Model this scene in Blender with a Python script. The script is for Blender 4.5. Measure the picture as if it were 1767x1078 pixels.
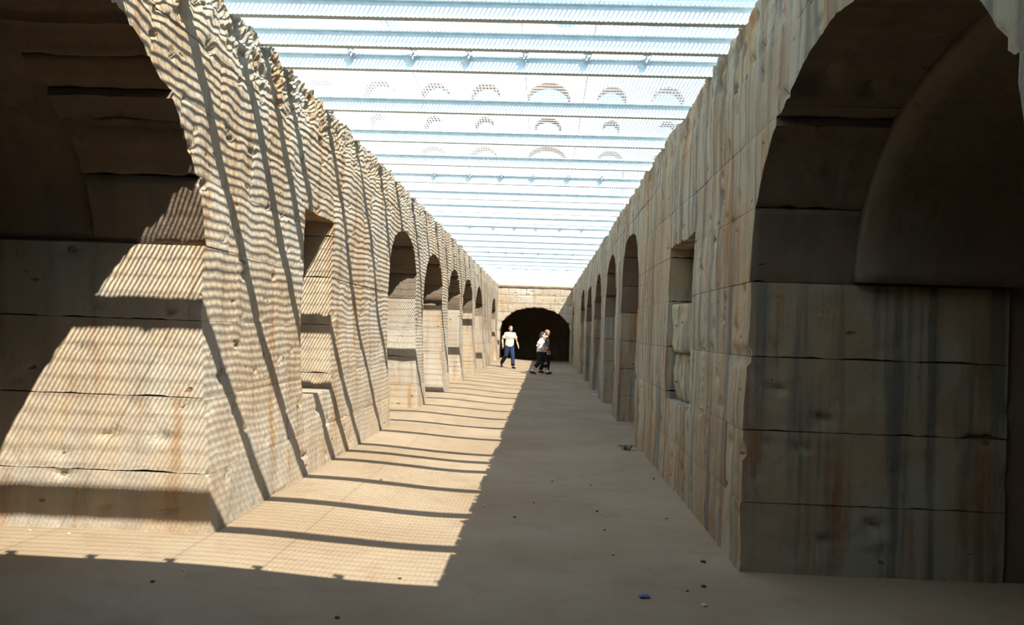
import bpy, bmesh, math, random
from mathutils import Vector, Matrix, noise

for o in list(bpy.data.objects):
    bpy.data.objects.remove(o)
scene = bpy.context.scene
COL = scene.collection
random.seed(7)

# ------------------------------------------------------------------ camera
W, H, F = 1767, 1078, 1485.0
EYE = 1.58
ROLL = math.radians(2.0)
YAW, PITCH = math.radians(2.183), math.radians(1.1976)
fwd = Vector((-math.sin(YAW) * math.cos(PITCH), math.cos(YAW) * math.cos(PITCH), math.sin(PITCH)))
rgt = Vector((math.cos(YAW), math.sin(YAW), 0))
upv = rgt.cross(fwd)
cx = rgt * math.cos(ROLL) + upv * math.sin(ROLL)
cy = -rgt * math.sin(ROLL) + upv * math.cos(ROLL)
cam = bpy.data.cameras.new('camera')
cam.sensor_fit = 'HORIZONTAL'; cam.sensor_width = 36.0; cam.lens = F / W * 36.0
cam.clip_start = 0.05; cam.clip_end = 500
camo = bpy.data.objects.new('camera', cam); COL.objects.link(camo)
m = Matrix((cx, cy, -fwd)).transposed().to_4x4(); m.translation = (0, 0, EYE)
camo.matrix_world = m
scene.camera = camo

# ------------------------------------------------------------------ sky, sun, exposure
SUN = Vector((-0.51, 0.82, -1.0)).normalized()          # direction the light travels
world = bpy.data.worlds.new('world'); scene.world = world
world.use_nodes = True
wn = world.node_tree.nodes; wl = world.node_tree.links
wn.clear()
sky = wn.new('ShaderNodeTexSky')
sky.sky_type = 'NISHITA'
sky.sun_disc = False
sky.sun_elevation = math.asin(-SUN.z)
sky.sun_rotation = math.atan2(-SUN.x, -SUN.y)
sky.air_density = 1.2; sky.dust_density = 1.0; sky.ozone_density = 1.0
bg = wn.new('ShaderNodeBackground'); bg.inputs['Strength'].default_value = 0.27
wo = wn.new('ShaderNodeOutputWorld')
wl.new(sky.outputs[0], bg.inputs[0]); wl.new(bg.outputs[0], wo.inputs[0])
sl = bpy.data.lights.new('sun_offscreen', 'SUN')
sl.energy = 14.5; sl.angle = math.radians(0.36); sl.color = (1.0, 0.94, 0.84)
so = bpy.data.objects.new('sun_offscreen', sl); COL.objects.link(so)
so.rotation_euler = SUN.to_track_quat('-Z', 'Y').to_euler()
so.location = (8, -10, 20)
vs = scene.view_settings
vs.view_transform = 'Standard'; vs.look = 'None'; vs.gamma = 1.0; vs.use_curve_mapping = False
vs.exposure = 0.42

# ------------------------------------------------------------------ dimensions
XL, XR = -2.40, 1.38        # faces of the two long walls
BEAM_Z = 3.87               # underside of the beams
BEAM_H = 0.14
Y_END = 44.0

def smooth(t):
    t = max(0.0, min(1.0, t)); return t * t * (3 - 2 * t)

def floor_z(x, y):
    z = 0.09 * smooth((-0.7 - x) / 1.6)
    z += 0.012 * noise.noise((x * 0.9, y * 0.7, 3.1)) + 0.004 * noise.noise((x * 4, y * 4, 1.7))
    return z

# ------------------------------------------------------------------ materials
def mat(name):
    mt = bpy.data.materials.new(name); mt.use_nodes = True
    nt = mt.node_tree; b = nt.nodes['Principled BSDF']
    return mt, nt, nt.nodes, nt.links, b

def ramp(nodes, stops):
    r = nodes.new('ShaderNodeValToRGB'); e = r.color_ramp.elements
    e[0].position, e[0].color = stops[0][0], (*stops[0][1], 1)
    e[1].position, e[1].color = stops[-1][0], (*stops[-1][1], 1)
    for p, c in stops[1:-1]:
        k = e.new(p); k.color = (*c, 1)
    return r

def mixc(nodes, links, fac, a, b, mode='MIX'):
    mx = nodes.new('ShaderNodeMix'); mx.data_type = 'RGBA'; mx.blend_type = mode
    for s, v in ((0, fac), (6, a), (7, b)):
        if hasattr(v, 'links') or isinstance(v, bpy.types.NodeSocket): links.new(v, mx.inputs[s])
        elif s == 0: mx.inputs[0].default_value = v
        else: mx.inputs[s].default_value = (*v, 1)
    return mx.outputs[2]

def noise_tex(nodes, links, vec, scale, detail=4, rough=0.55, vscale=None):
    n = nodes.new('ShaderNodeTexNoise'); n.inputs['Scale'].default_value = scale
    n.inputs['Detail'].default_value = detail; n.inputs['Roughness'].default_value = rough
    if vscale:
        mp = nodes.new('ShaderNodeMapping'); mp.inputs['Scale'].default_value = vscale
        links.new(vec, mp.inputs['Vector']); links.new(mp.outputs[0], n.inputs['Vector'])
    else:
        links.new(vec, n.inputs['Vector'])
    return n.outputs['Fac']

def stone_mat(name, cream, pale, rust, stain, streak, rustlev, pit=1.0):
    mt, nt, N, L, b = mat(name)
    pos = N.new('ShaderNodeNewGeometry').outputs['Position']
    n1 = noise_tex(N, L, pos, 0.9, 5)
    c = mixc(N, L, ramp_fac(N, L, n1, 0.38, 0.62), cream, pale)
    # vertical run-off streaks of lime and lichen
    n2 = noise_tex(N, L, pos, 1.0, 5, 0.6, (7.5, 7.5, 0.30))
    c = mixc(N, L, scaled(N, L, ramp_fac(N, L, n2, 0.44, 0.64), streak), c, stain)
    n3 = noise_tex(N, L, pos, 1.0, 5, 0.65, (4.2, 4.2, 0.65))
    c = mixc(N, L, scaled(N, L, ramp_fac(N, L, n3, 0.50, 0.70), rustlev), c, rust)
    # speckle
    n4 = noise_tex(N, L, pos, 22, 6, 0.7)
    c = mixc(N, L, scaled(N, L, ramp_fac(N, L, n4, 0.55, 0.75), 0.25), c, (stain[0] * .6, stain[1] * .55, stain[2] * .5))
    # pits: small eroded holes with brown earth in them
    vo = N.new('ShaderNodeTexVoronoi'); vo.inputs['Scale'].default_value = 3.6
    vo.inputs['Randomness'].default_value = 1.0
    mp = N.new('ShaderNodeMapping'); mp.inputs['Scale'].default_value = (1, 1, 2.2)
    L.new(pos, mp.inputs['Vector'])
    wob = N.new('ShaderNodeMix'); wob.data_type = 'VECTOR'; wob.inputs[0].default_value = 0.12
    nz = N.new('ShaderNodeTexNoise'); nz.inputs['Scale'].default_value = 9; L.new(pos, nz.inputs['Vector'])
    L.new(mp.outputs[0], wob.inputs[4]); L.new(nz.outputs['Color'], wob.inputs[5])
    L.new(wob.outputs[1], vo.inputs['Vector'])
    pitf = N.new('ShaderNodeMapRange'); pitf.inputs[1].default_value = 0.07; pitf.inputs[2].default_value = 0.13
    pitf.inputs[3].default_value = 1; pitf.inputs[4].default_value = 0
    L.new(vo.outputs['Distance'], pitf.inputs[0])
    zone = ramp_fac(N, L, noise_tex(N, L, pos, 1.3, 3), 0.44, 0.52)
    pm = N.new('ShaderNodeMath'); pm.operation = 'MULTIPLY'
    L.new(pitf.outputs[0], pm.inputs[0]); L.new(zone, pm.inputs[1])
    c = mixc(N, L, scaled(N, L, pm.outputs[0], 0.85 * pit), c, (0.16, 0.085, 0.04))
    oi = N.new('ShaderNodeObjectInfo')
    mr = N.new('ShaderNodeMapRange'); mr.inputs[3].default_value = 0.90; mr.inputs[4].default_value = 1.06
    L.new(oi.outputs['Random'], mr.inputs[0])
    hs = N.new('ShaderNodeHueSaturation'); L.new(mr.outputs[0], hs.inputs['Value']); L.new(c, hs.inputs['Color'])
    L.new(hs.outputs[0], b.inputs['Base Color'])
    b.inputs['Roughness'].default_value = 0.95
    b.inputs['Specular IOR Level'].default_value = 0.1
    bp = N.new('ShaderNodeBump'); bp.inputs['Strength'].default_value = 0.55; bp.inputs['Distance'].default_value = 0.02
    h1 = noise_tex(N, L, pos, 14, 8, 0.65)
    sub = N.new('ShaderNodeMath'); sub.operation = 'SUBTRACT'
    L.new(h1, sub.inputs[0]); L.new(pm.outputs[0], sub.inputs[1])
    L.new(sub.outputs[0], bp.inputs['Height']); L.new(bp.outputs[0], b.inputs['Normal'])
    return mt

def ramp_fac(N, L, sock, lo, hi):
    r = N.new('ShaderNodeMapRange'); r.interpolation_type = 'SMOOTHSTEP'
    r.inputs[1].default_value = lo; r.inputs[2].default_value = hi
    L.new(sock, r.inputs[0]); return r.outputs[0]

def scaled(N, L, sock, k):
    r = N.new('ShaderNodeMath'); r.operation = 'MULTIPLY'; r.inputs[1].default_value = k
    L.new(sock, r.inputs[0]); return r.outputs[0]

M = {}
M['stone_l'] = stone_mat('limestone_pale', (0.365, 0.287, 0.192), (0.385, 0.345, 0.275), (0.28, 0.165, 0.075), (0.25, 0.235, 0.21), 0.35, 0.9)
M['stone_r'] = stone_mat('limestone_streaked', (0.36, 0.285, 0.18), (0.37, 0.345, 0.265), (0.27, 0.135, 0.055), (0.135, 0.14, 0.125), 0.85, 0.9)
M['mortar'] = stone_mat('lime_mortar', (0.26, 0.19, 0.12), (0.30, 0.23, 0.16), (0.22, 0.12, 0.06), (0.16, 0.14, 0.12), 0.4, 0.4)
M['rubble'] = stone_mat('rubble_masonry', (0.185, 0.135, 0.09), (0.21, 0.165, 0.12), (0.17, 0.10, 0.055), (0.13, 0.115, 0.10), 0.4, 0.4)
M['facade'] = stone_mat('far_limestone', (0.40, 0.38, 0.36), (0.43, 0.41, 0.395), (0.38, 0.345, 0.31), (0.37, 0.355, 0.34), 0.3, 0.2, 0.0)

def sand_mat():
    mt, nt, N, L, b = mat('sandy_floor')
    pos = N.new('ShaderNodeNewGeometry').outputs['Position']
    n1 = noise_tex(N, L, pos, 0.7, 6)
    c = mixc(N, L, ramp_fac(N, L, n1, 0.35, 0.65), (0.285, 0.215, 0.135), (0.33, 0.262, 0.178))
    n2 = noise_tex(N, L, pos, 3.5, 6, 0.6)
    c = mixc(N, L, scaled(N, L, ramp_fac(N, L, n2, 0.5, 0.7), 0.35), c, (0.22, 0.155, 0.095))
    n3 = noise_tex(N, L, pos, 60, 5, 0.7)
    c = mixc(N, L, scaled(N, L, ramp_fac(N, L, n3, 0.58, 0.72), 0.35), c, (0.16, 0.12, 0.085))
    n4 = noise_tex(N, L, pos, 1.9, 4, 0.6)
    c = mixc(N, L, scaled(N, L, ramp_fac(N, L, n4, 0.64, 0.72), 0.3), c, (0.34, 0.315, 0.28))
    L.new(c, b.inputs['Base Color']); b.inputs['Roughness'].default_value = 0.95
    b.inputs['Specular IOR Level'].default_value = 0.1
    bp = N.new('ShaderNodeBump'); bp.inputs['Strength'].default_value = 0.35; bp.inputs['Distance'].default_value = 0.01
    L.new(noise_tex(N, L, pos, 30, 8, 0.7), bp.inputs['Height']); L.new(bp.outputs[0], b.inputs['Normal'])
    return mt
M['sand'] = sand_mat()

def plain(name, col, rough=0.7, metal=0.0, var=0.15, scale=20, spec=0.3):
    mt, nt, N, L, b = mat(name)
    pos = N.new('ShaderNodeTexCoord').outputs['Object']
    n = noise_tex(N, L, pos, scale, 4)
    c = mixc(N, L, ramp_fac(N, L, n, 0.35, 0.65), tuple(v * (1 - var) for v in col), tuple(min(1, v * (1 + var)) for v in col))
    L.new(c, b.inputs['Base Color'])
    b.inputs['Roughness'].default_value = rough; b.inputs['Metallic'].default_value = metal
    b.inputs['Specular IOR Level'].default_value = spec
    return mt
M['steel'] = plain('galvanised_steel', (0.64, 0.78, 0.84), 0.5, 0.0, 0.05, 9)
M['grate'] = plain('galvanised_grating', (0.58, 0.68, 0.73), 0.5, 0.0, 0.05, 9)
M['rust'] = plain('rusty_steel', (0.17, 0.125, 0.10), 0.8, 0.0, 0.3, 12)
M['clamp'] = plain('clamp_steel', (0.30, 0.34, 0.38), 0.6, 0.2, 0.2, 30)

# ------------------------------------------------------------------ object helpers
def link(name, me, material=None, parent=None):
    if material and not me.materials: me.materials.append(material)
    o = bpy.data.objects.new(name, me); COL.objects.link(o)
    if parent: o.parent = parent
    return o

def mesh_of(name, verts, faces, smooth_shade=False):
    me = bpy.data.meshes.new(name); me.from_pydata(verts, [], faces); me.validate()
    bm = bmesh.new(); bm.from_mesh(me); bmesh.ops.recalc_face_normals(bm, faces=bm.faces); bm.to_mesh(me); bm.free()
    if smooth_shade: me.polygons.foreach_set('use_smooth', [True] * len(me.polygons))
    return me

def tag(o, label=None, cat=None, group=None, kind=None):
    if label: o['label'] = label
    if cat: o['category'] = cat
    if group: o['group'] = group
    if kind: o['kind'] = kind
    return o

def structure(o, label, cat):
    return tag(o, label, cat, None, 'structure')

def empty(name, loc=(0, 0, 0), rz=0.0):
    o = bpy.data.objects.new(name, None); COL.objects.link(o)
    o.location = loc; o.rotation_euler = (0, 0, rz); o.empty_display_size = 0.2
    return o

class MB:
    def __init__(s): s.v = []; s.f = []
    def box(s, x0, x1, y0, y1, z0, z1):
        n = len(s.v)
        s.v += [(x, y, z) for z in (z0, z1) for y in (y0, y1) for x in (x0, x1)]
        s.f += [tuple(n + k for k in q) for q in ((0, 2, 3, 1), (4, 5, 7, 6), (0, 1, 5, 4), (2, 6, 7, 3), (0, 4, 6, 2), (1, 3, 7, 5))]
    def poly(s, pts, y0, y1):                      # prism along y from an (x, z) outline
        n = len(s.v); k = len(pts)
        s.v += [(x, y0, z) for x, z in pts] + [(x, y1, z) for x, z in pts]
        s.f += [tuple(range(n, n + k)), tuple(range(n + 2 * k - 1, n + k - 1, -1))]
        s.f += [(n + i, n + (i + 1) % k, n + k + (i + 1) % k, n + k + i) for i in range(k)]
    def tube(s, pts, rads, seg=10, flat=1.0):
        n0 = len(s.v); pts = [Vector(p) for p in pts]
        for i, p in enumerate(pts):
            d = (pts[min(i + 1, len(pts) - 1)] - pts[max(i - 1, 0)]).normalized()
            a = d.orthogonal().normalized() if abs(d.z) > .9 else Vector((0, 0, 1)).cross(d).normalized()
            if abs(d.z) > .9: a = (Vector((1, 0, 0)) - d * d.x).normalized()
            b = d.cross(a)
            for k in range(seg):
                t = 2 * math.pi * k / seg
                s.v.append(tuple(p + a * (math.cos(t) * rads[i]) + b * (math.sin(t) * rads[i] * flat)))
        for i in range(len(pts) - 1):
            for k in range(seg):
                s.f.append((n0 + i * seg + k, n0 + i * seg + (k + 1) % seg, n0 + (i + 1) * seg + (k + 1) % seg, n0 + (i + 1) * seg + k))
        s.f.append(tuple(n0 + k for k in range(seg))[::-1])
        e = n0 + (len(pts) - 1) * seg
        s.f.append(tuple(e + k for k in range(seg)))
    def ell(s, c, r, seg=14, rings=9, rot=None):
        n0 = len(s.v); c = Vector(c)
        P = [Vector((0, 0, r[2]))]
        for i in range(1, rings):
            ph = math.pi * i / rings
            for k in range(seg):
                t = 2 * math.pi * k / seg
                P.append(Vector((r[0] * math.sin(ph) * math.cos(t), r[1] * math.sin(ph) * math.sin(t), r[2] * math.cos(ph))))
        P.append(Vector((0, 0, -r[2])))
        s.v += [tuple(c + (rot @ p if rot else p)) for p in P]
        for k in range(seg): s.f.append((n0, n0 + 1 + k, n0 + 1 + (k + 1) % seg))
        for i in range(rings - 2):
            for k in range(seg):
                a = n0 + 1 + i * seg
                s.f.append((a + k, a + seg + k, a + seg + (k + 1) % seg, a + (k + 1) % seg))
        a = n0 + 1 + (rings - 2) * seg; e = len(s.v) - 1
        for k in range(seg): s.f.append((a + k, e, a + (k + 1) % seg))
    def build(s, name, material, parent=None, sm=False):
        return link(name, mesh_of(name, s.v, s.f, sm), material, parent)

# ------------------------------------------------------------------ openings in the long walls
def door(a, b, spring, rise, p=2.0, jit=0.015):
    return dict(a=a, b=b, s=spring, r=rise, p=p, sill=None, jit=jit)
def niche(a, b, sill, top):
    return dict(a=a, b=b, s=top, r=0.0, p=2.0, sill=sill, jit=0.03)

SPL, SPR = 2.10, 1.97
OPEN_L = [door(2.05, 5.95, SPL, 1.27, 1.8, 0.035), niche(8.40, 9.55, 0.86, 2.72)] + \
    [door(a, b, SPL, t - SPL, 2.3) for a, b, t in ((13.05, 15.85, 3.18), (16.95, 19.95, 3.15), (21.25, 24.2, 3.13),
                                                  (25.25, 28.45, 3.12), (29.75, 32.75, 3.14), (39.0, 42.0, 3.05))]
OPEN_R = [door(2.5, 5.92, SPR, 1.22, 2.0, 0.012), niche(8.20, 9.75, 0.88, 2.56)] + \
    [door(a, b, SPR, t - SPR, 2.3) for a, b, t in ((12.95, 15.75, 3.24), (16.95, 19.85, 3.26), (21.3, 24.1, 3.14),
                                                  (25.5, 28.5, 3.05), (30.1, 33.1, 3.16), (40.5, 43.2, 3.1))]
CRS_L = [-0.12, 0.50, 1.03, 1.57, 2.10, 2.56, 3.02, 3.46, 3.90]
CRS_R = [-0.12, 0.47, 0.96, 1.46, 1.97, 2.46, 2.95, 3.44, 3.90]

def open_top(o, y, seed):
    u = (y - 0.5 * (o['a'] + o['b'])) / (0.5 * (o['b'] - o['a']))
    if abs(u) >= 1: return -9
    t = o['s'] + o['r'] * (1 - abs(u) ** o['p']) ** (1 / o['p'])
    if o['jit']:
        t += o['jit'] * noise.noise((y * 14, seed, o['s'])) + 0.6 * o['jit'] * noise.noise((y * 37, seed, 2.2))
    return t

BEAMS = [1.97, 2.95, 4.05, 5.2, 6.33, 7.0, 7.62, 9.1, 10.57, 12.05] + [13.5 + 1.65 * i for i in range(18)]
BEAMS = [y for y in BEAMS if y < 43.6]
CLAMPED = {0, 6, 10, 14, 18, 22}

def relief(y, z, seed, rough):
    p = (y, z, seed)
    d = 0.022 * noise.noise((y * 0.9, z * 0.9, seed)) + 0.012 * noise.noise((y * 3.1, z * 3.1, seed + 5))
    f = noise.noise((y * 8.5, z * 10.5, seed + 9))
    d += 0.0035 * f * rough
    g = noise.noise((y * 5.0, z * 9.0, seed + 17))
    if g > 0.46: d -= min(0.03, (g - 0.46) * 0.2 * rough)
    return d

def wall_face(side, y, z):
    if side == 'l':
        rough = 1.0 + 1.3 * smooth((z - 2.4) / 1.3)
        tp = smooth((z - 3.42 - 0.22 * noise.noise((y * 1.1, 0, 4))) / 0.35)
        base = 0.13 * max(0.0, (1.7 - z) / 1.7) ** 1.4
        return XL + base + relief(y, z, 11.0, rough) - tp * (0.01 + 0.09 * abs(noise.noise((y * 6.5, z * 7.5, 2))) + 0.04 * noise.noise((y * 15, z * 15, 2)))
    if side == 'r':
        d = relief(y, z, 31.0, 1.2)
        tp = smooth((z - 3.5 - 0.25 * noise.noise((y * 1.1, 0, 14))) / 0.3)
        d -= tp * (0.005 + 0.09 * abs(noise.noise((y * 6.5, z * 7.5, 12))))
        if 0.9 < z < 1.55: d -= 0.06 * math.exp(-((y - 7.55 - .05 * noise.noise((0, z * 4, 1))) / 0.05) ** 2) * (0.6 + .4 * math.sin(z * 70))
        if 1.40 < z < 1.50 and y < 6.6: d -= 0.03 * (1 - smooth((y - 6.2) / .4))
        return XR - d
    return 0.0

def crest(y, side):                                # eroded top edge with a pocket at each beam end
    s = 3.0 if side == 'l' else 8.0
    z = 3.93 + 0.05 * noise.noise((y * 2.2, s, 0)) + 0.035 * noise.noise((y * 9, s, 4))
    for b in BEAMS:
        if abs(y - b) < 0.11: z = min(z, BEAM_Z - 0.005)
    return min(z, 4.0)

def strip_block(side, y0, y1, z0, z1, opens, depth, parent, material, top=False, nd=1, cell=None, gap=0.0015, rubble_soffit=False):
    """One stone: a relief face made of columns, returned to its depth at every edge."""
    ymid = 0.5 * (y0 + y1)
    if cell is None: cell = 0.036 if ymid < 9.8 else (0.08 if ymid < 17 else 0.16)
    n = max(2, int(round((y1 - y0) / cell)))
    cols = []
    for i in range(n + 1):
        y = y0 + gap + (y1 - y0 - 2 * gap) * i / n
        lo, hi = z0 + gap, z1 - gap
        for o in opens:
            if o['a'] < y < o['b']:
                t = open_top(o, y, 1.0 if side == 'l' else 2.0)
                if o['sill'] is None: lo = max(lo, t)
                elif z1 > o['sill'] + 0.02: lo = max(lo, t)
                else: hi = min(hi, o['sill'])
        if top: hi = crest(y, side)
        cols.append((y, lo, hi) if hi - lo > 0.03 else None)
    runs, cur = [], []
    for c in cols + [None]:
        if c is None:
            if len(cur) > 1: runs.append(cur)
            cur = []
        else: cur.append(c)
    out = []
    off = random.uniform(-0.004, 0.004)
    sgn = 1 if side == 'l' else -1
    for run in runs:
        m_ = max(2, int(round(max(h - l for _, l, h in run) / cell)))
        k = len(run); V = []; Fc = []
        idx = {}
        for i, (y, lo, hi) in enumerate(run):
            for j in range(m_ + 1):
                z = lo + (hi - lo) * j / m_
                edge = i in (0, k - 1) or j in (0, m_)
                x = wall_face(side, y, z) + sgn * (off - (0.004 if edge else 0.0))
                idx[i, j] = len(V); V.append((x, y, z))
        for i in range(k - 1):
            for j in range(m_):
                Fc.append((idx[i, j], idx[i + 1, j], idx[i + 1, j + 1], idx[i, j + 1]))
        ring = [(i, 0) for i in range(k)] + [(k - 1, j) for j in range(1, m_ + 1)] + \
               [(i, m_) for i in range(k - 2, -1, -1)] + [(0, j) for j in range(m_ - 1, 0, -1)]
        prev = [idx[r] for r in ring]
        soffit_faces = []
        xf = XL if side == 'l' else XR
        for d in range(1, nd + 1):
            new = []
            for q, r in enumerate(ring):
                vx, vy, vz = V[idx[r]]
                t = d / nd
                xb = xf - sgn * depth
                x = vx + (xb - vx) * t
                if nd > 1:
                    a = 0.016 * noise.noise((x * 2.0, vz * 2.0, 60 + y0)) + 0.012 * noise.noise((x * 8, vz * 9, 61))
                    g = noise.noise((x * 5.5, vz * 10, 66))
                    if g > 0.4: a += (g - .4) * .12
                    if r[0] == k - 1: vy -= abs(a)
                    elif r[0] == 0: vy += abs(a)
                    if r[1] == 0: vz += abs(a) * 1.4
                new.append(len(V)); V.append((x, vy, vz))
            L_ = len(ring)
            for q in range(L_):
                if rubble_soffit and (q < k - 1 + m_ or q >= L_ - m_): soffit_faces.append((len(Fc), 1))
                Fc.append((prev[q], new[q], new[(q + 1) % L_], prev[(q + 1) % L_]))
            prev = new
        Fc.append(tuple(prev))
        out.append(link('stone_block', mesh_of('stone_block', V, Fc, True), material, parent))
        out[-1].data.polygons.foreach_set('use_smooth', [True] * len(out[-1].data.polygons))
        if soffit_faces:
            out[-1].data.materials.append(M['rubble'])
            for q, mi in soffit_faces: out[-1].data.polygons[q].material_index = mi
        try: out[-1].data.set_sharp_from_angle(angle=math.radians(50))
        except Exception: pass
    return out

def long_wall(side, opens, courses, material, y_start, y_stop, name, label):
    sgn = 1 if side == 'l' else -1
    xf = XL if side == 'l' else XR
    # mortar core, recessed behind the stones
    V, Fc = [], []
    core = MB()
    ys = [y_start + 0.02 + (y_stop - y_start - 0.04) * i / 420 for i in range(421)]
    x0, x1 = xf - sgn * 0.16, xf - sgn * 0.72
    for i in range(420):
        ya, yb = ys[i], ys[i + 1]; ym = 0.5 * (ya + yb)
        segs = [(-0.1, 3.80)]
        for o in opens:
            if o['a'] - 0.12 < ym < o['b'] + 0.12:
                yy = min(max(ym, o['a'] + 0.02), o['b'] - 0.02)
                t = max(open_top(o, yy, 1.0 if side == 'l' else 2.0), open_top(o, min(yy + .06, o['b'] - .01), 1), open_top(o, max(yy - .06, o['a'] + .01), 1)) + 0.08
                if o['sill'] is None: segs = [(t, 3.80)]
                else: segs = [(-0.1, o['sill'] - 0.06), (t, 3.80)]
        for a, b in segs:
            if b - a > 0.05: core.box(min(x0, x1), max(x0, x1), ya, yb, a, b)
    root = core.build(name, M['mortar'])
    structure(root, label, 'wall')
    rnd = random.Random(5 if side == 'l' else 6)
    for ci in range(len(courses) - 1):
        z0, z1 = courses[ci], courses[ci + 1]
        cuts = []
        y = y_start + (0.3 if ci % 2 else 0.75)
        while y < y_stop - 0.5:
            cuts.append(y); y += rnd.uniform(0.95, 1.5)
        forced = [y_start, y_stop]
        for o in opens:
            top = o['s'] + o['r']
            if o['sill'] is None and z0 < o['s'] - 0.02: forced += [o['a'], o['b']]
            elif o['sill'] is not None and z0 < top and z1 > o['sill']: forced += [o['a'], o['b']]
        cuts = [c for c in cuts if all(abs(c - f_) > 0.38 for f_ in forced)]
        pts = sorted(set(cuts + forced))
        for ya, yb in zip(pts[:-1], pts[1:]):
            # niches may need this course split at sill and head
            zs = [(z0, z1)]
            for o in opens:
                if o['sill'] is not None and ya >= o['a'] - 1e-6 and yb <= o['b'] + 1e-6:
                    zs = []
                    if z0 < o['sill']: zs.append((z0, min(z1, o['sill'])))
                    if z1 > o['s']: zs.append((max(z0, o['s'] - 0.2), z1))
            near = opens[0]
            for za, zb in zs:
                if zb - za < 0.04: continue
                depth, nd = 0.80, 1
                for o in opens:
                    touch = abs(ya - o['b']) < 1e-6 or abs(yb - o['a']) < 1e-6 or (ya < o['b'] and yb > o['a'])
                    if touch:
                        nd = max(nd, 14 if (o is near or o['sill'] is not None) else 4)
                        if o is near and z1 <= o['s'] + .01: depth = 1.75; nd = 30
                strip_block(side, ya, yb, za, zb, opens, depth, root, material, top=(ci == len(courses) - 2), nd=nd,
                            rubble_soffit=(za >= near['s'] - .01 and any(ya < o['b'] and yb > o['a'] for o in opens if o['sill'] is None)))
    return root

# ------------------------------------------------------------------ the setting
# floor
V, Fc = [], []
xs = [-7 + 0.15 * i for i in range(88)]; ysf = [-7 + 0.16 * i for i in range(360)]
for y in ysf:
    for x in xs: V.append((x, y, floor_z(x, y)))
nx = len(xs)
for j in range(len(ysf) - 1):
    for i in range(nx - 1): Fc.append((j * nx + i, j * nx + i + 1, (j + 1) * nx + i + 1, (j + 1) * nx + i))
fl = link('floor', mesh_of('floor', V, Fc, True), M['sand'])
structure(fl, 'sandy trodden earth floor of the sunken corridor', 'floor')

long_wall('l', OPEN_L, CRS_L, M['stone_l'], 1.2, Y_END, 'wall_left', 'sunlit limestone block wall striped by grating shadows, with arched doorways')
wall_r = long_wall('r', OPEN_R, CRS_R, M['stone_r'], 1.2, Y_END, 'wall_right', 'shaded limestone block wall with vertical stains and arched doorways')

# rough masonry filling the lower part of the niche in the shaded wall, one stone per course
def infill(z0, z1, rec):
    V, Fc = [], []; n, m_ = 34, 14; ya, yb = 8.21, 9.74
    for i in range(n + 1):
        y = ya + (yb - ya) * i / n
        for j in range(m_ + 1):
            z = z0 + (z1 - z0) * j / m_
            e = i in (0, n) or j in (0, m_)
            x = XR + rec + 0.20 * smooth((9.5 - y) / 1.1) + 0.05 * noise.noise((y * 3, z * 3, 90)) + 0.025 * noise.noise((y * 9, z * 9, 90)) + (0.012 if e else 0)
            V.append((x, y, z))
    nf = len(V); V += [(XR + 0.75, y, z) for x, y, z in V]
    q = lambda i, j, b=0: b * nf + i * (m_ + 1) + j
    for i in range(n):
        for j in range(m_):
            Fc.append((q(i, j), q(i + 1, j), q(i + 1, j + 1), q(i, j + 1)))
        for j in (0, m_): Fc.append((q(i, j), q(i + 1, j), q(i + 1, j, 1), q(i, j, 1)))
    for j in range(m_):
        for i in (0, n): Fc.append((q(i, j), q(i, j + 1), q(i, j + 1, 1), q(i, j, 1)))
    link('stone_block', mesh_of('stone_block', V, Fc, True), M['stone_r'], wall_r)
infill(0.87, 1.40, 0.10); infill(1.403, 1.93, 0.06)

# rock and cross walls behind the two long walls: the cells are the gaps between them
def cross_walls(side, opens, name, label):
    xf = XL if side == 'l' else XR; sgn = 1 if side == 'l' else -1
    xa, xb = xf - sgn * 0.70, xf - sgn * 4.6
    mb = MB()
    doors = [o for o in opens if o['sill'] is None]
    edges = [(-7.0, doors[0]['a'] - 0.03)] + [(doors[i]['b'] + 0.03, doors[i + 1]['a'] - 0.03) for i in range(len(doors) - 1)] + [(doors[-1]['b'] + 0.03, 51.0)]
    for k, (a, b) in enumerate(edges):
        x0 = xa if k else xf
        mb.box(min(x0, xb), max(x0, xb), a, b if k or True else b, -0.1, 3.75)
    mb.box(min(xb, xb - sgn * 0.5), max(xb, xb - sgn * 0.5), -7.0, 51.0, -0.1, 3.75)
    return structure(mb.build(name, M['rubble']), label, 'wall')
# the near stretch of each long wall, behind the camera, starts where the cross walls do
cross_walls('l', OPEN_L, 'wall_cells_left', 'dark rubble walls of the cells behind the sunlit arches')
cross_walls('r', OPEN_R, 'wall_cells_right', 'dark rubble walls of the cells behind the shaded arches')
mb = MB(); mb.box(-7, 6, -7.3, -7.0, -0.1, 4.0)  # added out of view: shuts off the open corridor so the interior stays dark
structure(mb.build('wall_light_block', M['rubble']), 'unseen wall added behind the camera to keep light out of the covered corridor', 'wall')

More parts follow.
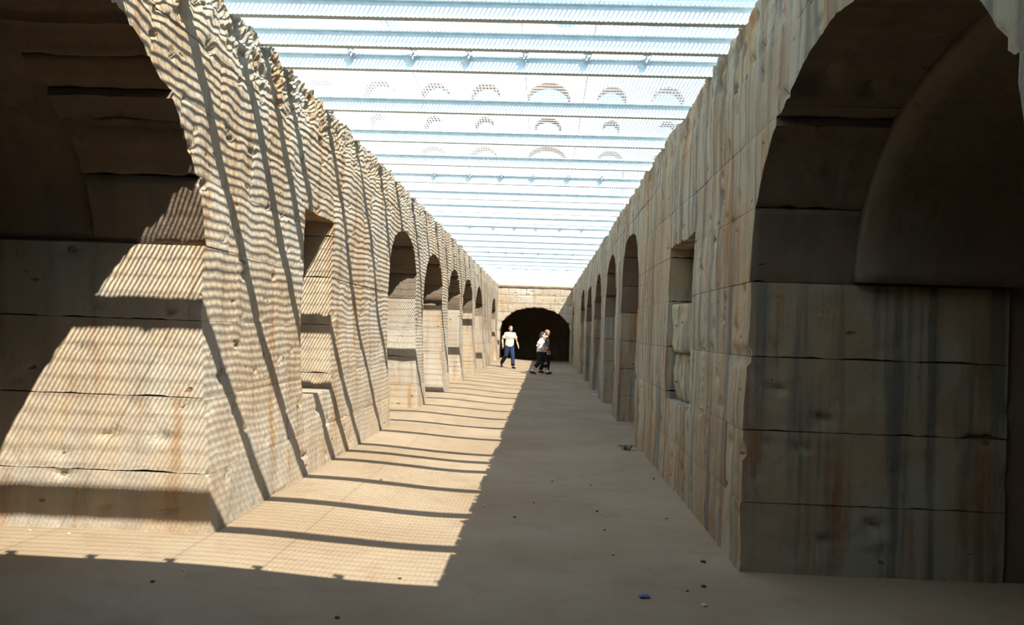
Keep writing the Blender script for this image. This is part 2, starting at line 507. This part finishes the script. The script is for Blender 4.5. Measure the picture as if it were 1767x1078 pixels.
def vault(side, o, name):
    xf = XL if side == 'l' else XR; sgn = 1 if side == 'l' else -1
    V, Fc = [], []; nxv, ny = 26, 40
    for i in range(nxv + 1):
        x = xf - sgn * (0.7 + 3.95 * i / nxv)
        for j in range(ny + 1):
            u = -math.cos(math.pi * j / ny)
            y = 0.5 * (o['a'] + o['b']) + u * 0.5 * (o['b'] - o['a'] + 0.04)
            z = o['s'] + o['r'] * math.sqrt(max(0, 1 - u * u))
            z += 0.05 * noise.noise((x * 4, y * 4, 2)) * (1 if 0 < j < ny else 0) + 0.02
            V.append((x, y, z))
    for i in range(nxv):
        for j in range(ny):
            a = i * (ny + 1) + j; Fc.append((a, a + 1, a + ny + 2, a + ny + 1))
    n = len(V)
    ob = link(name, mesh_of(name, V, Fc, True), M['rubble'])
    sd = ob.modifiers.new('thickness', 'SOLIDIFY'); sd.thickness = 0.12; sd.offset = 1.0 if side == 'l' else -1.0
    return structure(ob, 'rough rubble barrel vault over the dark side passage by the ' + ('sunlit' if side == 'l' else 'shaded') + ' pier', 'vault')
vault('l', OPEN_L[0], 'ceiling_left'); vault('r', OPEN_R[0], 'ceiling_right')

# ground above the cells, and the covered stretch over the camera
def slab(name, x0, x1, y0, y1, z0, z1, material, label, cat):
    mb = MB(); mb.box(x0, x1, y0, y1, z0, z1)
    return structure(mb.build(name, material), label, cat)
slab('ground_left', -60, XL - 0.42, 1.9, 140, 3.70, 4.0, M['sand'], 'sandy arena ground above the sunlit wall', 'ground')
slab('ground_right', XR + 0.42, 60, 1.9, 140, 3.70, 4.0, M['sand'], 'sandy arena ground above the shaded wall', 'ground')
slab('ground_far', XL - 0.42, XR + 0.42, Y_END + 0.75, 140, 3.70, 4.0, M['sand'], 'sandy arena ground beyond the end of the corridor', 'ground')
slab('ceiling', -60, 60, -60, 1.93, 3.89, 4.05, M['rubble'], 'solid roof covering the near stretch of the corridor', 'ceiling')

# end wall with its low arch
EC, EA, ES, ER = -0.47, 1.80, 1.57, 1.22
def end_top(x):
    u = (x - EC) / EA
    if abs(u) >= 1: return -9
    return ES + ER * math.sqrt(1 - u * u) + 0.03 * noise.noise((x * 9, 5, 5)) + (0.09 * max(0, noise.noise((x * 3.1, 1, 9))) if abs(u) < .7 else 0)
core = MB()
for i in range(80):
    xa = XL - 0.3 + (XR - XL + 0.6) * i / 80; xb = XL - 0.3 + (XR - XL + 0.6) * (i + 1) / 80
    t = max(end_top(xa), end_top(xb), end_top(.5 * (xa + xb)), -0.1)
    t = t + .08 if t > 0 else t
    core.box(xa, xb, Y_END + 0.04, Y_END + 0.75, t, 3.78)
we = core.build('wall_end', M['mortar']); structure(we, 'pale end wall pierced by a wide low dark arch', 'wall')
crs = [-0.1, 0.55, 1.08, 1.57, 2.05, 2.5, 2.95, 3.4, 3.84]
for ci in range(8):
    z0, z1 = crs[ci], crs[ci + 1]
    cuts = [XL - .35, XR + .35]
    x = XL + (0.5 if ci % 2 else 0.95)
    while x < XR - 0.3: cuts.append(x); x += random.uniform(0.8, 1.15)
    if z0 < ES - .02:
        cuts = [c for c in cuts if c < EC - EA - .2 or c > EC + EA + .2] + [EC - EA, EC + EA]
    cuts = sorted(cuts)
    for xa, xb in zip(cuts[:-1], cuts[1:]):
        n = max(2, int((xb - xa) / 0.09)); run = []; runs = []
        for i in range(n + 1):
            x = xa + .005 + (xb - xa - .01) * i / n
            lo = max(z0 + .005, end_top(x)) if not (z0 < ES - .02 and (x <= EC - EA + .006 or x >= EC + EA - .006)) else z0 + .005
            if z1 - .005 - lo > .03: run.append((x, lo, z1 - .005))
            else:
                if len(run) > 1: runs.append(run)
                run = []
        if len(run) > 1: runs.append(run)
        for run in runs:
            V, Fc = [], []; k = len(run); mz = 5
            for i, (x, lo, hi) in enumerate(run):
                for j in range(mz + 1):
                    z = lo + (hi - lo) * j / mz
                    e = i in (0, k - 1) or j in (0, mz)
                    V.append((x, Y_END + (0.015 if e else 0) - relief(x, z, 77, 1.3) * 1.3, z))
            nf = len(V)
            V += [(x, Y_END + 0.8, z) for x, y, z in V]
            q = lambda i, j, b=0: b * nf + i * (mz + 1) + j
            for i in range(k - 1):
                for j in range(mz):
                    Fc.append((q(i, j), q(i + 1, j), q(i + 1, j + 1), q(i, j + 1)))
                    Fc.append((q(i, j, 1), q(i, j + 1, 1), q(i + 1, j + 1, 1), q(i + 1, j, 1)))
                Fc.append((q(i, 0), q(i, 0, 1), q(i + 1, 0, 1), q(i + 1, 0)))
                Fc.append((q(i, mz), q(i + 1, mz), q(i + 1, mz, 1), q(i, mz, 1)))
            for j in range(mz):
                Fc.append((q(0, j), q(0, j + 1), q(0, j + 1, 1), q(0, j, 1)))
                Fc.append((q(k - 1, j), q(k - 1, j, 1), q(k - 1, j + 1, 1), q(k - 1, j + 1)))
            link('stone_block', mesh_of('stone_block', V, Fc), M['stone_l'], we)
# tunnel beyond the end arch
mb = MB()
mb.box(-2.75, EC - EA - 0.05, Y_END + 0.7, 51, -0.1, 3.75); mb.box(EC + EA + 0.05, 1.85, Y_END + 0.7, 51, -0.1, 3.75)
mb.box(-2.75, 1.85, 50.4, 51, -0.1, 3.75); mb.box(-2.75, 1.85, Y_END + 0.78, 51, 3.0, 3.75)
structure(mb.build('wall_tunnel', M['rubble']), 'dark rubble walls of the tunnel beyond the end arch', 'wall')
# steel angle along the top of the end wall
mb = MB(); mb.box(XL - .2, XR + .2, Y_END - 0.05, Y_END + 0.02, 3.80, 3.87); mb.box(XL - .2, XR + .2, Y_END - 0.05, Y_END + .3, 3.865, 3.88)
structure(mb.build('trim_1', M['rust']), 'rusty steel angle along the top of the end wall', 'trim')

# ------------------------------------------------------------------ roof beams and grating
def ibeam_mesh():
    z0, z1 = BEAM_Z, BEAM_Z + BEAM_H
    a, b = XL - 0.30, XR + 0.30
    web = MB(); web.box(a, b, -0.003, 0.003, z0 + .007, z1 - .007)
    tf = MB(); tf.box(a, b, -0.036, 0.036, z1 - .007, z1)
    bf = MB(); bf.box(a, b, -0.036, 0.036, z0, z0 + .007)
    return [mesh_of(n, q.v, q.f) for n, q in (('web', web), ('top_flange', tf), ('bottom_flange', bf))]
web_me, tf_me, bf_me = ibeam_mesh()
cl = MB()
zt = BEAM_Z + BEAM_H
cl.box(-0.028, 0.028, -0.062, -0.030, zt - 0.030, zt - 0.008)
cl.box(-0.020, 0.020, -0.075, -0.058, zt - 0.030, zt + 0.030)
cl.tube([(0, -0.068, zt - 0.055), (0, -0.068, zt + 0.036)], [0.009, 0.009], 8)
cl.box(-0.034, 0.034, -0.085, -0.045, zt + 0.028, zt + 0.036)
clamp_me = mesh_of('clamp', cl.v, cl.f)
for i, y in enumerate(BEAMS):
    r = empty('roof_beam', (0, y, 0))
    for nm, me, mt in (('web', web_me, M['steel']), ('top_flange', tf_me, M['steel']), ('bottom_flange', bf_me, M['steel'])):
        link(nm, me, mt, r)
    if i in CLAMPED:
        tag(r, 'steel roof beam with a row of small clamps under the grating', 'beam', 'clamped roof beams')
        for x in (-1.80, -1.25, -0.75, -0.25, 0.30, 0.82):
            c = link('clamp', clamp_me, M['clamp'], r); c.location.x = x
            if i == 0: c.rotation_euler.z = math.pi            # the first beam carries its clamps on the open side
    else:
        tag(r, 'plain pale steel roof beam without clamps spanning the corridor', 'beam', 'plain roof beams')

GZ0, GH, PITCH_B = BEAM_Z + BEAM_H, 0.025, 0.0352
rows = [BEAMS[i] for i in sorted(CLAMPED) if i < len(BEAMS)] + [Y_END + 0.2]
colx = [XL - 0.28, -1.34, -0.26, 0.33, XR + 0.28]
for ri in range(len(rows) - 1):
    for ci in range(4):
        x0, x1 = colx[ci] + .001, colx[ci + 1] - .001
        y0, y1 = rows[ri] + .004, rows[ri + 1] - .004
        r = empty('grating_panel', (x0, y0, GZ0))
        w, l = x1 - x0, y1 - y0
        bars = MB(); n = int(round(w / PITCH_B))
        for k in range(1, n):
            x = w * k / n
            bars.box(x - .00125, x + .00125, 0, l, 0, GH)
        tag(bars.build('bearing_bars', M['grate'], r), kind='stuff')
        rods = MB(); n = int(l / 0.10)
        for k in range(1, n):
            y = l * k / n
            rods.box(0, w, y - .0016, y + .0016, GH - .005, GH - .001)
        tag(rods.build('cross_rods', M['grate'], r), kind='stuff')
        ed = MB()
        ed.box(0, .002, 0, l, 0, GH); ed.box(w - .002, w, 0, l, 0, GH); ed.box(0, w, 0, .003, 0, GH); ed.box(0, w, l - .003, l, 0, GH)
        ed.build('edge_frame', M['grate'], r)
        if ci == 2: tag(r, 'narrow galvanised steel grating panel on the roof beams', 'grating', 'narrow roof grating panels')
        else:
            wh = {0: 'with one edge on the sunlit wall', 1: 'between narrow panel and sunlit wall panel', 3: 'with one edge on the shaded wall'}[ci]
            tag(r, 'wide galvanised steel roof grating panel ' + wh, 'grating', 'wide roof grating panels ' + wh)
#PART2
# ------------------------------------------------------------------ the amphitheatre ruin seen through the grating
FY = 80.0
fac = empty('amphitheatre_ruin', (-2, FY, 4.0))
tag(fac, 'tall pale limestone arcaded ruin standing beyond the roof grating', 'ruin')
AX = [(-22.0, 3.0), (-16.3, 3.0), (-11.0, 2.8), (-6.2, 2.9), (-0.3, 4.0), (5.6, 2.8), (10.8, 3.0), (16.3, 3.0), (21.8, 3.0)]
def tier(z0, z1, sill, spring, kscale, name):
    mb = MB(); n = 260; x0, x1 = -25.0, 25.0
    for i in range(n):
        xa = x0 + (x1 - x0) * i / n; xb = x0 + (x1 - x0) * (i + 1) / n; xm = .5 * (xa + xb)
        segs = [(z0, z1)]
        for c, w in AX:
            u = (xm - c) / (0.5 * w * kscale)
            if abs(u) < 1 and name != 'attic_wall':
                t = spring + 0.5 * w * kscale * math.sqrt(1 - u * u) * min(1, 2.9 / w + .1)
                segs = [(z0, sill), (t, z1)] if sill > z0 + .01 else [(t, z1)]
        for a, b in segs:
            if b - a > .05:
                bb = b
                if name == 'attic_wall': bb = b + 1.6 * noise.noise((xm * .35, 0, 7)) + .5 * noise.noise((xm * 1.3, 0, 7))
                mb.box(xa - (-2), xb - (-2), 0, 2.2, a - 4, bb - 4)
    return mb.build(name, M['facade'], fac)
tier(3.9, 12.0, 3.9, 8.6, 1.0, 'arcade_tier')
tier(12.0, 19.4, 13.0, 17.2, 1.0, 'arcade_tier')
tier(19.4, 22.2, 20.2, 20.6, 0.6, 'window_tier')
tier(22.2, 27.0, 22.4, 23.2, 1.0, 'arcade_tier')
tier(27.0, 30.5, 27.0, 20.0, 0.01, 'attic_wall')
co = MB()
for z in (11.85, 19.25, 26.85): co.box(-23, 27, -0.35, 0.1, z - 4, z + .35 - 4)
co.build('cornice', M['facade'], fac)

# ------------------------------------------------------------------ people
M['skin'] = plain('skin', (0.55, 0.33, 0.24), 0.6, 0, 0.08, 30)
M['shirt_cream'] = plain('cream_cotton', (0.62, 0.56, 0.40), 0.9, 0, 0.05, 30)
M['shirt_white'] = plain('white_cotton', (0.74, 0.76, 0.78), 0.9, 0, 0.04, 30)
M['shirt_olive'] = plain('olive_cotton', (0.24, 0.21, 0.14), 0.9, 0, 0.1, 30)
M['denim'] = plain('blue_denim', (0.016, 0.026, 0.06), 0.9, 0, 0.25, 60)
M['black_cloth'] = plain('black_cloth', (0.012, 0.012, 0.016), 0.9, 0, 0.2, 40)
M['shoe'] = plain('dark_shoe_leather', (0.015, 0.012, 0.014), 0.6, 0, 0.2, 40)
M['sock'] = plain('white_sock', (0.7, 0.68, 0.66), 0.9, 0, 0.05, 40)
M['hair_dark'] = plain('dark_brown_hair', (0.05, 0.03, 0.02), 0.7, 0, 0.3, 60)
M['hair_sand'] = plain('sandy_hair', (0.26, 0.17, 0.09), 0.7, 0, 0.2, 60)
M['eye'] = plain('eye_dark', (0.03, 0.02, 0.02), 0.3, 0, 0.1, 60)
M['lip'] = plain('lip', (0.42, 0.18, 0.15), 0.6, 0, 0.1, 60)
def print_shirt():
    mt, nt, N, L, b = mat('cream_printed_cotton')
    tc = N.new('ShaderNodeTexCoord').outputs['Object']
    sp = N.new('ShaderNodeSeparateXYZ'); L.new(tc, sp.inputs[0])
    def band(s, lo, hi, e):
        a = ramp_fac(N, L, s, lo - e, lo + e); c = ramp_fac(N, L, s, hi - e, hi + e)
        q = N.new('ShaderNodeMath'); q.operation = 'SUBTRACT'; L.new(a, q.inputs[0]); L.new(c, q.inputs[1]); return q.outputs[0]
    def mul(a, c):
        q = N.new('ShaderNodeMath'); q.operation = 'MULTIPLY'; L.new(a, q.inputs[0]); L.new(c, q.inputs[1]); return q.outputs[0]
    mk = mul(mul(band(sp.outputs[0], -0.13, 0.13, .02), band(sp.outputs[2], 1.15, 1.30, .02)), band(sp.outputs[1], 0.05, 0.5, .02))
    nz = ramp_fac(N, L, noise_tex(N, L, tc, 28, 3), 0.42, 0.56)
    c = mixc(N, L, mul(mk, nz), (0.62, 0.57, 0.43), (0.16, 0.24, 0.24))
    L.new(c, b.inputs['Base Color']); b.inputs['Roughness'].default_value = .9
    return mt
M['shirt_print'] = print_shirt()

def remesh(o, vox, it=4):
    r = o.modifiers.new('skin_surface', 'REMESH'); r.mode = 'VOXEL'; r.voxel_size = vox; r.use_smooth_shade = True
    s = o.modifiers.new('soften', 'SMOOTH'); s.iterations = it; s.factor = 0.5
    return o

def hand(mb, wrist, elbow, thumb_dir):
    w, e = Vector(wrist), Vector(elbow)
    d = (w - e).normalized(); t = (Vector(thumb_dir) - d * d.dot(Vector(thumb_dir))).normalized(); nrm = d.cross(t)
    mb.tube([w, w + d * .04, w + d * .085], [.024, .034, .034], 10, .55)
    for k, (o, ln) in enumerate(((.027, .070), (.009, .080), (-.010, .074), (-.028, .058))):
        b = w + d * .08 + t * o
        mb.tube([b, b + d * ln * .5 + nrm * .006, b + d * ln * .85 + nrm * .022, b + d * ln + nrm * .034], [.0095, .0092, .0085, .006], 8)
    b = w + d * .03 + t * .022
    mb.tube([b, b + d * .03 + t * .022, b + d * .062 + t * .028 + nrm * .01], [.012, .011, .008], 8)

def person(name, label, loc, rz, P, clothes, hair, group=None):
    """P: joints in the person's own frame (x right, y forward, z up)."""
    root = empty(name, loc, rz); tag(root, label, 'person')
    J = {k: Vector(v) for k, v in P.items() if k not in ('look', 'thumb')}
    body = MB()
    pel, che, nek, hd = J['pelvis'], J['chest'], J['neck'], J['head']
    body.tube([pel - Vector((0, 0, .10)), pel, (pel + che) * .5, che, nek - Vector((0, 0, .06))], [.12, .155, .135, .165, .10], 16, .70)
    body.tube([nek - Vector((0, 0, .08)), nek, hd - Vector((0, 0, .05))], [.062, .055, .052], 12)
    yaw = P.get('look', 0.0); R = Matrix.Rotation(yaw, 3, 'Z')
    hl = lambda x, y, z: hd + R @ Vector((x, y, z))
    body.ell(hl(0, -.01, .03), (.076, .094, .095), rot=R)
    body.ell(hl(0, .02, -.035), (.058, .070, .078), rot=R)
    body.ell(hl(0, .092, -.012), (.013, .020, .022), 8, 6, rot=R)
    for s in (-1, 1): body.ell(hl(s * .077, -.01, -.005), (.012, .020, .031), 8, 6, rot=R)
    for s, q in ((1, 'r'), (-1, 'l')):
        sh, el, wr = J['sh_' + q], J['el_' + q], J['wr_' + q]
        body.tube([che + Vector((s * .05, 0, .08)), sh, (sh + el) * .5, el, (el + wr) * .5 + Vector((0, 0, .005)), wr], [.07, .060, .048, .040, .038, .026], 12)
        hand(body, wr, el, P.get('thumb', (0, 1, 0)))
        hp, kn, an = J['hip_' + q], J['kn_' + q], J['an_' + q]
        body.tube([hp + Vector((0, 0, .04)), hp.lerp(kn, .35), kn, kn.lerp(an, .35), an], [.095, .088, .058, .056, .038], 12)
        tt = J['toe_' + q]
        body.tube([an, an.lerp(tt, .3) - Vector((0, 0, .03)), tt], [.036, .036, .028], 10)
    bo = remesh(body.build('body', M['skin'], root, True), .007, 3)
    for s in (-1, 1):
        e = MB(); e.ell(hl(s * .032, .080, .012), (.011, .008, .006), 8, 6, rot=R); e.build('eye', M['eye'], root, True)
    e = MB(); e.ell(hl(0, .081, -.058), (.022, .008, .006), 8, 6, rot=R); e.build('mouth', M['lip'], root, True)
    # hair
    h = MB(); h.ell(hl(0, -.028, .052), (.086, .096, .088), rot=R)
    if hair[1] > 0:
        h.tube([hl(0, -.06, .03), hl(0, -.085, -.05), hl(0, -.085, -.05 - hair[1])], [.08, .07, .045], 12)
    remesh(h.build('hair', M[hair[0]], root, True), .009)
    # shirt
    sh = MB(); hem = pel + Vector((0, 0, clothes['hem']))
    sh.tube([hem, hem.lerp(che, .35), hem.lerp(che, .7), che, nek - Vector((0, 0, .075)), nek - Vector((0, 0, .045))], [.190, .186, .178, .190, .115, .075], 18, .74)
    for s, q in ((1, 'r'), (-1, 'l')):
        a, b = J['sh_' + q], J['el_' + q]
        sh.tube([che + Vector((s * .06, 0, .085)), a + Vector((0, 0, .006)), a.lerp(b, .5), a.lerp(b, clothes['sleeve'])], [.075, .070, .066, .066], 12)
    remesh(sh.build('shirt', M[clothes['shirt']], root, True), .012)
    tr = MB()
    tr.tube([pel + Vector((0, 0, .10)), pel, pel - Vector((0, 0, .12))], [.165, .175, .165], 16, .74)
    for q in 'rl':
        hp, kn, an = J['hip_' + q], J['kn_' + q], J['an_' + q]
        tr.tube([hp + Vector((0, 0, .04)), hp.lerp(kn, .35), kn, kn.lerp(an, clothes['leg'] * .5), kn.lerp(an, clothes['leg'])], [.118, .110, .086, .082, .080], 12)
    remesh(tr.build('trousers', M[clothes['trousers']], root, True), .012)
    for q in 'rl':
        an, tt, kn = J['an_' + q], J['toe_' + q], J['kn_' + q]
        d = (tt - an); d.z = 0; d.normalize()
        s_ = MB()
        s_.tube([an - d * .055 - Vector((0, 0, .045)), an - Vector((0, 0, .045)), an.lerp(tt, .5) - Vector((0, 0, .018)), tt, tt + d * .03], [.036, .045, .046, .040, .022], 12, .85)
        s_.tube([an + Vector((0, 0, .0)), an - Vector((0, 0, .05))], [.046, .044], 12)
        remesh(s_.build('shoe', M['shoe'], root, True), .008)
        if clothes['leg'] < .8:
            k = MB(); u = an.lerp(kn, .06); k.tube([an.lerp(kn, .18), an - Vector((0, 0, .01))], [.047, .049], 12); k.build('sock', M['sock'], root, True)
    return root

MAN = dict(pelvis=(0, 0, .96), chest=(0, .05, 1.32), neck=(0, .07, 1.50), head=(0, .10, 1.61),
           sh_r=(.195, .03, 1.395), el_r=(.29, -.04, 1.15), wr_r=(.30, .05, .93), sh_l=(-.195, .05, 1.395), el_l=(-.30, .02, 1.16), wr_l=(-.33, .14, .94),
           hip_r=(.09, 0, .90), kn_r=(.12, -.02, .52), an_r=(.16, -.38, .20), toe_r=(.17, -.27, .06),
           hip_l=(-.09, 0, .90), kn_l=(-.10, .17, .50), an_l=(-.10, .23, .085), toe_l=(-.13, .39, .04), look=0.1)
px, py = -1.40, 35.0
person('person', 'person in cream printed shirt and blue jeans walking in the sunlight', (px, py, floor_z(px, py)), math.radians(-155), MAN,
       dict(shirt='shirt_print', trousers='denim', hem=-.06, sleeve=.72, leg=.92), ('hair_dark', 0))
WOM = dict(pelvis=(0, 0, .86), chest=(0, .03, 1.18), neck=(0, .05, 1.34), head=(0, .09, 1.44),
           sh_r=(.18, .0, 1.27), el_r=(.25, -.16, 1.04), wr_r=(.22, .05, .93), sh_l=(-.18, .04, 1.27), el_l=(-.24, -.06, 1.02), wr_l=(-.20, .16, .98),
           hip_r=(.085, 0, .80), kn_r=(.09, -.02, .46), an_r=(.09, -.31, .12), toe_r=(.09, -.17, .04),
           hip_l=(-.085, 0, .80), kn_l=(-.09, .20, .47), an_l=(-.09, .30, .085), toe_l=(-.09, .45, .06), look=-0.2)
px, py = -0.12, 31.8
person('person', 'person in white shirt and black cropped trousers striding in front of the dark arch', (px, py, floor_z(px, py)), math.radians(-84), WOM,
       dict(shirt='shirt_white', trousers='black_cloth', hem=-.04, sleeve=.62, leg=.55), ('hair_dark', .08))
BEH = dict(pelvis=(0, 0, .92), chest=(0, .03, 1.25), neck=(0, .05, 1.42), head=(0, .08, 1.525),
           sh_r=(.19, .0, 1.34), el_r=(.25, -.02, 1.08), wr_r=(.25, .08, .86), sh_l=(-.19, .04, 1.34), el_l=(-.25, .03, 1.08), wr_l=(-.25, .12, .86),
           hip_r=(.09, 0, .86), kn_r=(.09, .14, .48), an_r=(.09, .10, .085), toe_r=(.09, .25, .04),
           hip_l=(-.09, 0, .86), kn_l=(-.09, .0, .48), an_l=(-.09, -.18, .10), toe_l=(-.09, -.04, .04), look=0.3)
px, py = 0.06, 32.7
person('person', 'person in olive top half hidden behind the white-shirted walker', (px, py, floor_z(px, py)), math.radians(-95), BEH,
       dict(shirt='shirt_olive', trousers='black_cloth', hem=-.04, sleeve=.7, leg=.92), ('hair_sand', 0))

# ------------------------------------------------------------------ small things on the floor
M['pebble_dark'] = plain('dark_pebble', (0.07, 0.055, 0.05), .9, 0, .3, 40)
M['pebble_pale'] = plain('pale_pebble', (0.5, 0.45, 0.38), .9, 0, .2, 40)
M['blue'] = plain('blue_plastic', (0.07, 0.08, 0.26), .5, 0, .15, 40)
M['paper'] = plain('white_paper', (0.7, 0.69, 0.66), .9, 0, .08, 40)
M['weed'] = plain('weed_green', (0.10, 0.12, 0.035), .8, 0, .3, 40)
def pebble_mesh(seed):
    bm = bmesh.new(); bmesh.ops.create_icosphere(bm, subdivisions=2, radius=1.0)
    for v in bm.verts:
        v.co *= 1 + .25 * noise.noise(v.co * 1.3 + Vector((seed * 7, 0, 0))); v.co.z *= .6
    me = bpy.data.meshes.new('pebble'); bm.to_mesh(me); bm.free(); return me
pd = [pebble_mesh(i) for i in range(3)]; pp = [pebble_mesh(i + 5) for i in range(2)]
for me in pd: me.materials.append(M['pebble_dark'])
for me in pp: me.materials.append(M['pebble_pale'])
def lit(x): return x < -0.65
def on_floor(px_, py_):
    x = px_ - W / 2; y = -(py_ - H / 2)
    d = cx * x + cy * y + fwd * F
    t = -EYE / d.z
    return d.x * t, d.y * t
DARK = [(582, 1070, .022), (953, 831, .018), (888, 893, .022), (1030, 882, .02), (1043, 915, .016), (1213, 970, .03), (1214, 1012, .026),
        (1020, 838, .016), (921, 867, .015), (1128, 827, .022), (1150, 894, .016), (1186, 1019, .016), (657, 838, .02), (690, 999, .018), (262, 1032, .02), (1058, 958, .014)]
PALE = [(1048, 889, .02), (1215, 1044, .028), (50, 938, .02), (118, 944, .016), (464, 1000, .014), (315, 1009, .016), (1148, 861, .02), (835, 873, .022)]
for k, (a, b, r) in enumerate(DARK):
    x, y = on_floor(a, b); o = link('pebble', pd[k % 3]); o.location = (x, y, floor_z(x, y) + r * .2); o.scale = (r * .7, r * .7, r * .55); o.rotation_euler.z = k
    sun_ = lit(x) and y > 5.4
    tag(o, 'small dark pebble on the ' + ('sunlit' if sun_ else 'shaded') + ' sandy floor', 'pebble', 'dark pebbles in the ' + ('sun' if sun_ else 'shade'))
for k, (a, b, r) in enumerate(PALE):
    x, y = on_floor(a, b); o = link('pebble', pp[k % 2]); o.location = (x, y, floor_z(x, y) + r * .2); o.scale = (r * .7, r * .7, r * .55); o.rotation_euler.z = k
    sun_ = lit(x) and y > 5.4
    tag(o, 'small pale pebble on the ' + ('sunlit' if sun_ else 'shaded') + ' sandy floor', 'pebble', 'pale pebbles in the ' + ('sun' if sun_ else 'shade'))
def scrap(a, b, sx, sy, mt, label, nm):
    x, y = on_floor(a, b); V = []; Fc = []
    for i in range(6):
        for j in range(4):
            V.append((sx * (i / 5 - .5), sy * (j / 3 - .5), .012 + .01 * noise.noise((i * .7, j * .9, sx * 50))))
    for i in range(5):
        for j in range(3): Fc.append((i * 4 + j, i * 4 + j + 1, i * 4 + j + 5, i * 4 + j + 4))
    o = link(nm, mesh_of(nm, V, Fc, True), mt); o.location = (x, y, floor_z(x, y)); o.rotation_euler.z = .2
    s = o.modifiers.new('thickness', 'SOLIDIFY'); s.thickness = .004
    tag(o, label, 'litter')
scrap(1112, 1029, .065, .05, M['blue'], 'crumpled blue plastic scrap on the shaded floor', 'plastic_scrap')
scrap(1027, 682, .16, .14, M['paper'], 'crumpled white paper scrap at the foot of a shaded pier', 'paper_scrap')
x, y = on_floor(1080, 776)
wd = empty('weed', (x, y, floor_z(x, y))); tag(wd, 'straggly green weed growing at the foot of the shaded wall', 'weed')
rw = random.Random(3)
for k in range(16):
    a = rw.uniform(0, 6.28); ln = rw.uniform(.08, .2); b = MB()
    p = [(.05 * rw.uniform(-1, 1), .05 * rw.uniform(-1, 1), 0)]
    for q in (1, 2, 3):
        p.append((p[0][0] + math.cos(a) * ln * q / 3, p[0][1] + math.sin(a) * ln * q / 3, .08 * math.sin(q * .9) * rw.uniform(.6, 1)))
    b.tube(p, [.005, .009, .007, .002], 6, .35); b.build('leaf', M['weed'], wd, True)
